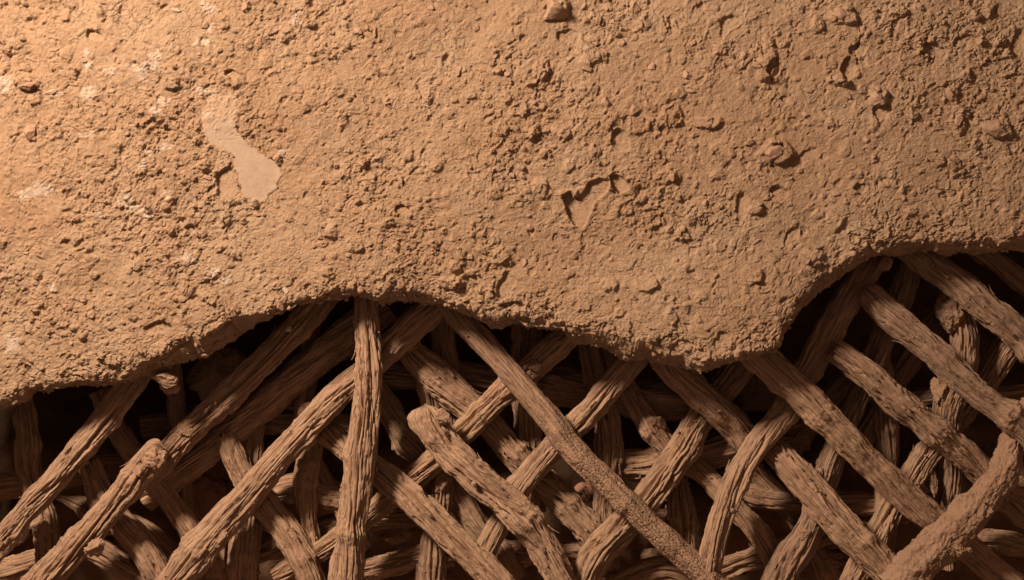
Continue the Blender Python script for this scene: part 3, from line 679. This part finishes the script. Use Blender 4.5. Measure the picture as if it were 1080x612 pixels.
# splinters and bark flakes standing off the front sticks
def splinter(key, fr, side, ln, wd, seed, lift=.35):
    root, (c, T, A, B, R, s) = ROOTS[key]
    i = int(fr*(len(c)-1)); g = np.random.default_rng(seed)
    ang = side; n_ = A[i]*math.cos(ang)+B[i]*math.sin(ang); b_ = np.cross(T[i], n_)
    base = c[i]+n_*(R[i]*1.0-.0006); K = 9; vs = []
    for j in range(K):
        t = j/(K-1)
        w_ = wd/2*(1-t**1.6)*(1+.3*math.sin(j*2.1+seed))+.0001
        th = .0007*(1-t*.7)
        p = base+T[i]*ln*t*(1 if seed % 2 else -1)+n_*(ln*lift*t**1.7)
        vs += [p-b_*w_-n_*th, p+b_*w_-n_*th, p+b_*w_+n_*th, p-b_*w_+n_*th]
    F = []
    for j in range(K-1):
        for k in range(4): F.append([j*4+k, j*4+(k+1) % 4, j*4+4+(k+1) % 4, j*4+4+k])
    F += [[0, 3, 2, 1], [K*4-4, K*4-3, K*4-2, K*4-1]]
    V_ = np.array(vs)
    build('bark_flake', V_, F, M_wood, root, {'grain': ('FLOAT_VECTOR', V_)}, smooth=False)
g = np.random.default_rng(77)
front_keys = ['S1','S2','S3','S5','S6','S7','S8','S9','S10','S11','S13','S14','S15','S15b','S16','S17','S18','S19','S21','S23','S24','S25','L3','L0']
sd = 0
for k in front_keys:
    for _ in range(5):
        sd += 1
        splinter(k, g.uniform(.08, .95), g.uniform(-.3, PI+.3), g.uniform(.006, .018), g.uniform(.0015, .0045), sd, g.uniform(.08, .45))

# ------------------------------------------------------------------ loose clods and shards (things)
CL = [
 (174,399,24,(15,12,10),-.45,'bright knobbly clod hanging just under the broken clay edge at left'),
 (180,408,38,(11,10,8),.2,'small shaded clod tucked below the bright hanging one'),
 (213,522,170,(46,16,44),.1,'broad smooth lump of reddish clay behind the cut stick'),
 (228,592,140,(22,16,26),.1,'clay lump at the bottom edge under the long diagonal'),
 (190,590,172,(16,14,18),.3,'rounded clay lump at the bottom edge left of the long diagonal'),
 (617,520,160,(15,13,12),.2,'reddish clod wedged beside the shaggy bark stick'),
 (604,598,142,(16,13,14),.1,'crumbly clod at the bottom edge left of the gnarly diagonal'),
 (546,590,150,(14,12,13),.3,'angular clod in the gap below the hooked thick stick'),
 (522,596,152,(9,9,10),-.4,'small shard of clay below the split-grained diagonal'),
 (705,540,178,(16,12,14),.0,'shadowed clod in the gap right of the netted stick'),
 (760,600,140,(18,14,14),.1,'reddish clod at the bottom edge beside the curved stick'),
 (984,508,108,(5,5,18),.1,'thin upright clay shard standing between the straight and square-ended sticks'),
 (974,516,112,(8,7,9),.5,'small clod at the foot of the thin upright shard'),
 (958,588,140,(11,9,13),.1,'pointed clod left of the forked foot of the clay-coated branch'),
 (934,279,58,(7,5,10),-.6,'little pale shard hanging from the right arch of the clay edge'),
 (304,347,66,(4,2.5,3.2),.3,'tiny pale chip caught on the first shaded stick'),
 (880,590,148,(16,14,12),.4,'dark clod under the frayed split stick near the bottom edge'),
 (20,560,150,(20,14,16),.3,'clay lump behind the leftmost front stick'),
 (690,590,170,(26,16,18),.1,'large dim clod under the lower end of the netted stick'),
 (420,560,175,(24,16,14),.3,'dim clod between the upright stick and the split-grained one'),
 (800,410,190,(34,18,30),.2,'wide dim lump in the shade right of the lowest clay lobe'),
 (225,395,150,(40,22,28),.3,'wide dim lump under the left slope of the broken edge'),
 (1070,510,140,(16,13,12),.1,'clod at the right frame edge behind the clay-coated branch'),
 (312,425,150,(12,10,9),.2,'round clod above the long diagonal, left of the upright stick'),
]
for i, (x, y, d, r, rot, lab) in enumerate(CL):
    o = rock('clay_clod', (0, 0, 0), r, M_red if 'reddish' in lab else (M_chip if 'tiny pale' in lab else M_clod), None, 700+i, n=5, cuts=9, rot=rot, rough=.11)
    o.location = P(x, y, d/1000); tag(o, lab, 'clay clod', 'loose clods of clay')

# ------------------------------------------------------------------ crumbs of clay dusting the sticks and the torn edge
g = np.random.default_rng(321); v0, f0 = ICO[3]; VV = []; FF = []; nv = 0
ks = list(ROOTS)
def crumb(p, r):
    global nv
    v = v0.copy()
    for i in range(6):
        d = g.normal(size=3); d /= np.linalg.norm(d); k = g.uniform(.45, .85); v = v-np.clip(v@d-k, 0, None)[:, None]*d
    v = v*r*g.uniform(.6, 1.3, 3)+p; VV.append(v); FF.append(f0+nv); nv += len(v)
for i in range(520):
    k = ks[int(g.integers(len(ks)))]; root, (c, T, A, B, R, ss) = ROOTS[k]
    j = int(g.integers(3, len(c)-3)); a = g.normal(PI/2, .9)
    n_ = A[j]*math.cos(a)+B[j]*math.sin(a)
    crumb(c[j]+n_*R[j]*1.0, g.choice([.0008, .0012, .0018, .0028], p=[.45, .35, .15, .05]))
U = under
for i in range(420):
    a = int(g.integers(4, NU-50)); b = int(g.integers(120, NC-130))
    crumb(U[a, b]+np.array([0, -.0005, -.0004]), g.choice([.001, .0016, .0025, .004], p=[.4, .35, .18, .07]))
for i in range(160):
    b = int(g.integers(120, NC-130)); a = NR-1-int(abs(g.normal(0, 20)))
    crumb(front[max(a, NR-60), b]+np.array([0, -.0003, 0]), g.choice([.0012, .002, .003, .0045], p=[.35, .35, .2, .1]))
o = build('clay_crumbs', np.vstack(VV), np.vstack(FF), M_clod, smooth=False)
tag(o, 'fine crumbs of clay scattered over the sticks and clinging to the torn edge', 'clay crumbs', kind='stuff')

# ------------------------------------------------------------------ cavity behind
n = 150
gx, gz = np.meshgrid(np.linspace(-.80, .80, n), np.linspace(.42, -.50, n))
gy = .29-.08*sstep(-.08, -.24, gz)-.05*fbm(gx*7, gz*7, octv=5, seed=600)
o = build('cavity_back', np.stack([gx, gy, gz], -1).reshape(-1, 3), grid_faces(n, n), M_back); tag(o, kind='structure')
def quad(name, a, b, c, d):
    N = 40; u, v = np.meshgrid(np.linspace(0, 1, N), np.linspace(0, 1, N))
    a, b, c, d = map(np.array, (a, b, c, d))
    p = (a*(1-u[..., None])+b*u[..., None])*(1-v[..., None])+(d*(1-u[..., None])+c*u[..., None])*v[..., None]
    e = sstep(0, .1, u)*sstep(1, .9, u)*sstep(0, .1, v)*sstep(1, .9, v)
    nn = np.cross(b-a, d-a); nn = nn/np.linalg.norm(nn)
    p = p+nn*(fbm(p[..., 0]*9, p[..., 1]*9, p[..., 2]*9, 4, 610)*.02*e)[..., None]
    o = build(name, p.reshape(-1, 3), grid_faces(N, N), M_back); tag(o, kind='structure')
quad('cavity_side', (-.655, .0, .37), (-.655, .42, .37), (-.655, .42, -.46), (-.655, .0, -.46))  # unseen panels added at both sides to keep the cavity margins shaded
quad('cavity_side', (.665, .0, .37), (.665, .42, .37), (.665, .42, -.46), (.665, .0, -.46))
quad('cavity_roof', (-.66, .0, .368), (.67, .0, .368), (.67, .42, .368), (-.66, .42, .368))  # unseen lid added to stop lamp light leaking in behind the slab
quad('ground', (-.80, -.05, -.44), (.80, -.05, -.44), (.80, .45, -.44), (-.80, .45, -.44))  # unseen floor added below the frame for dim bounced light

# ------------------------------------------------------------------ camera, light
cam = bpy.data.cameras.new('camera'); co = bpy.data.objects.new('camera', cam); COL.objects.link(co)
co.location = (0, -D, 0); co.rotation_euler = (math.pi/2, 0, 0)
cam.sensor_width = 36; cam.lens = 36*D/1.08; cam.clip_start = .05; cam.clip_end = 50
S.camera = co
w = bpy.data.worlds.new('World'); S.world = w; w.use_nodes = True
bg = w.node_tree.nodes['Background']; bg.inputs[0].default_value = (1.0, .62, .42, 1); bg.inputs[1].default_value = .18
la = bpy.data.lights.new('lamp', 'AREA'); la.shape = 'DISK'; la.size = .28; la.energy = 52; la.color = (1.0, .81, .61)
lo = bpy.data.objects.new('lamp', la); COL.objects.link(lo)
from mathutils import Vector
lo.location = (-.91, -.97, .92)
lo.rotation_euler = (Vector((-.1, 0, 0))-lo.location).to_track_quat('-Z', 'Y').to_euler()
S.view_settings.view_transform = 'Standard'; S.view_settings.look = 'None'
S.view_settings.exposure = 0; S.view_settings.gamma = 1
S.render.engine = 'CYCLES'
S.cycles.max_bounces = 5; S.cycles.diffuse_bounces = 3
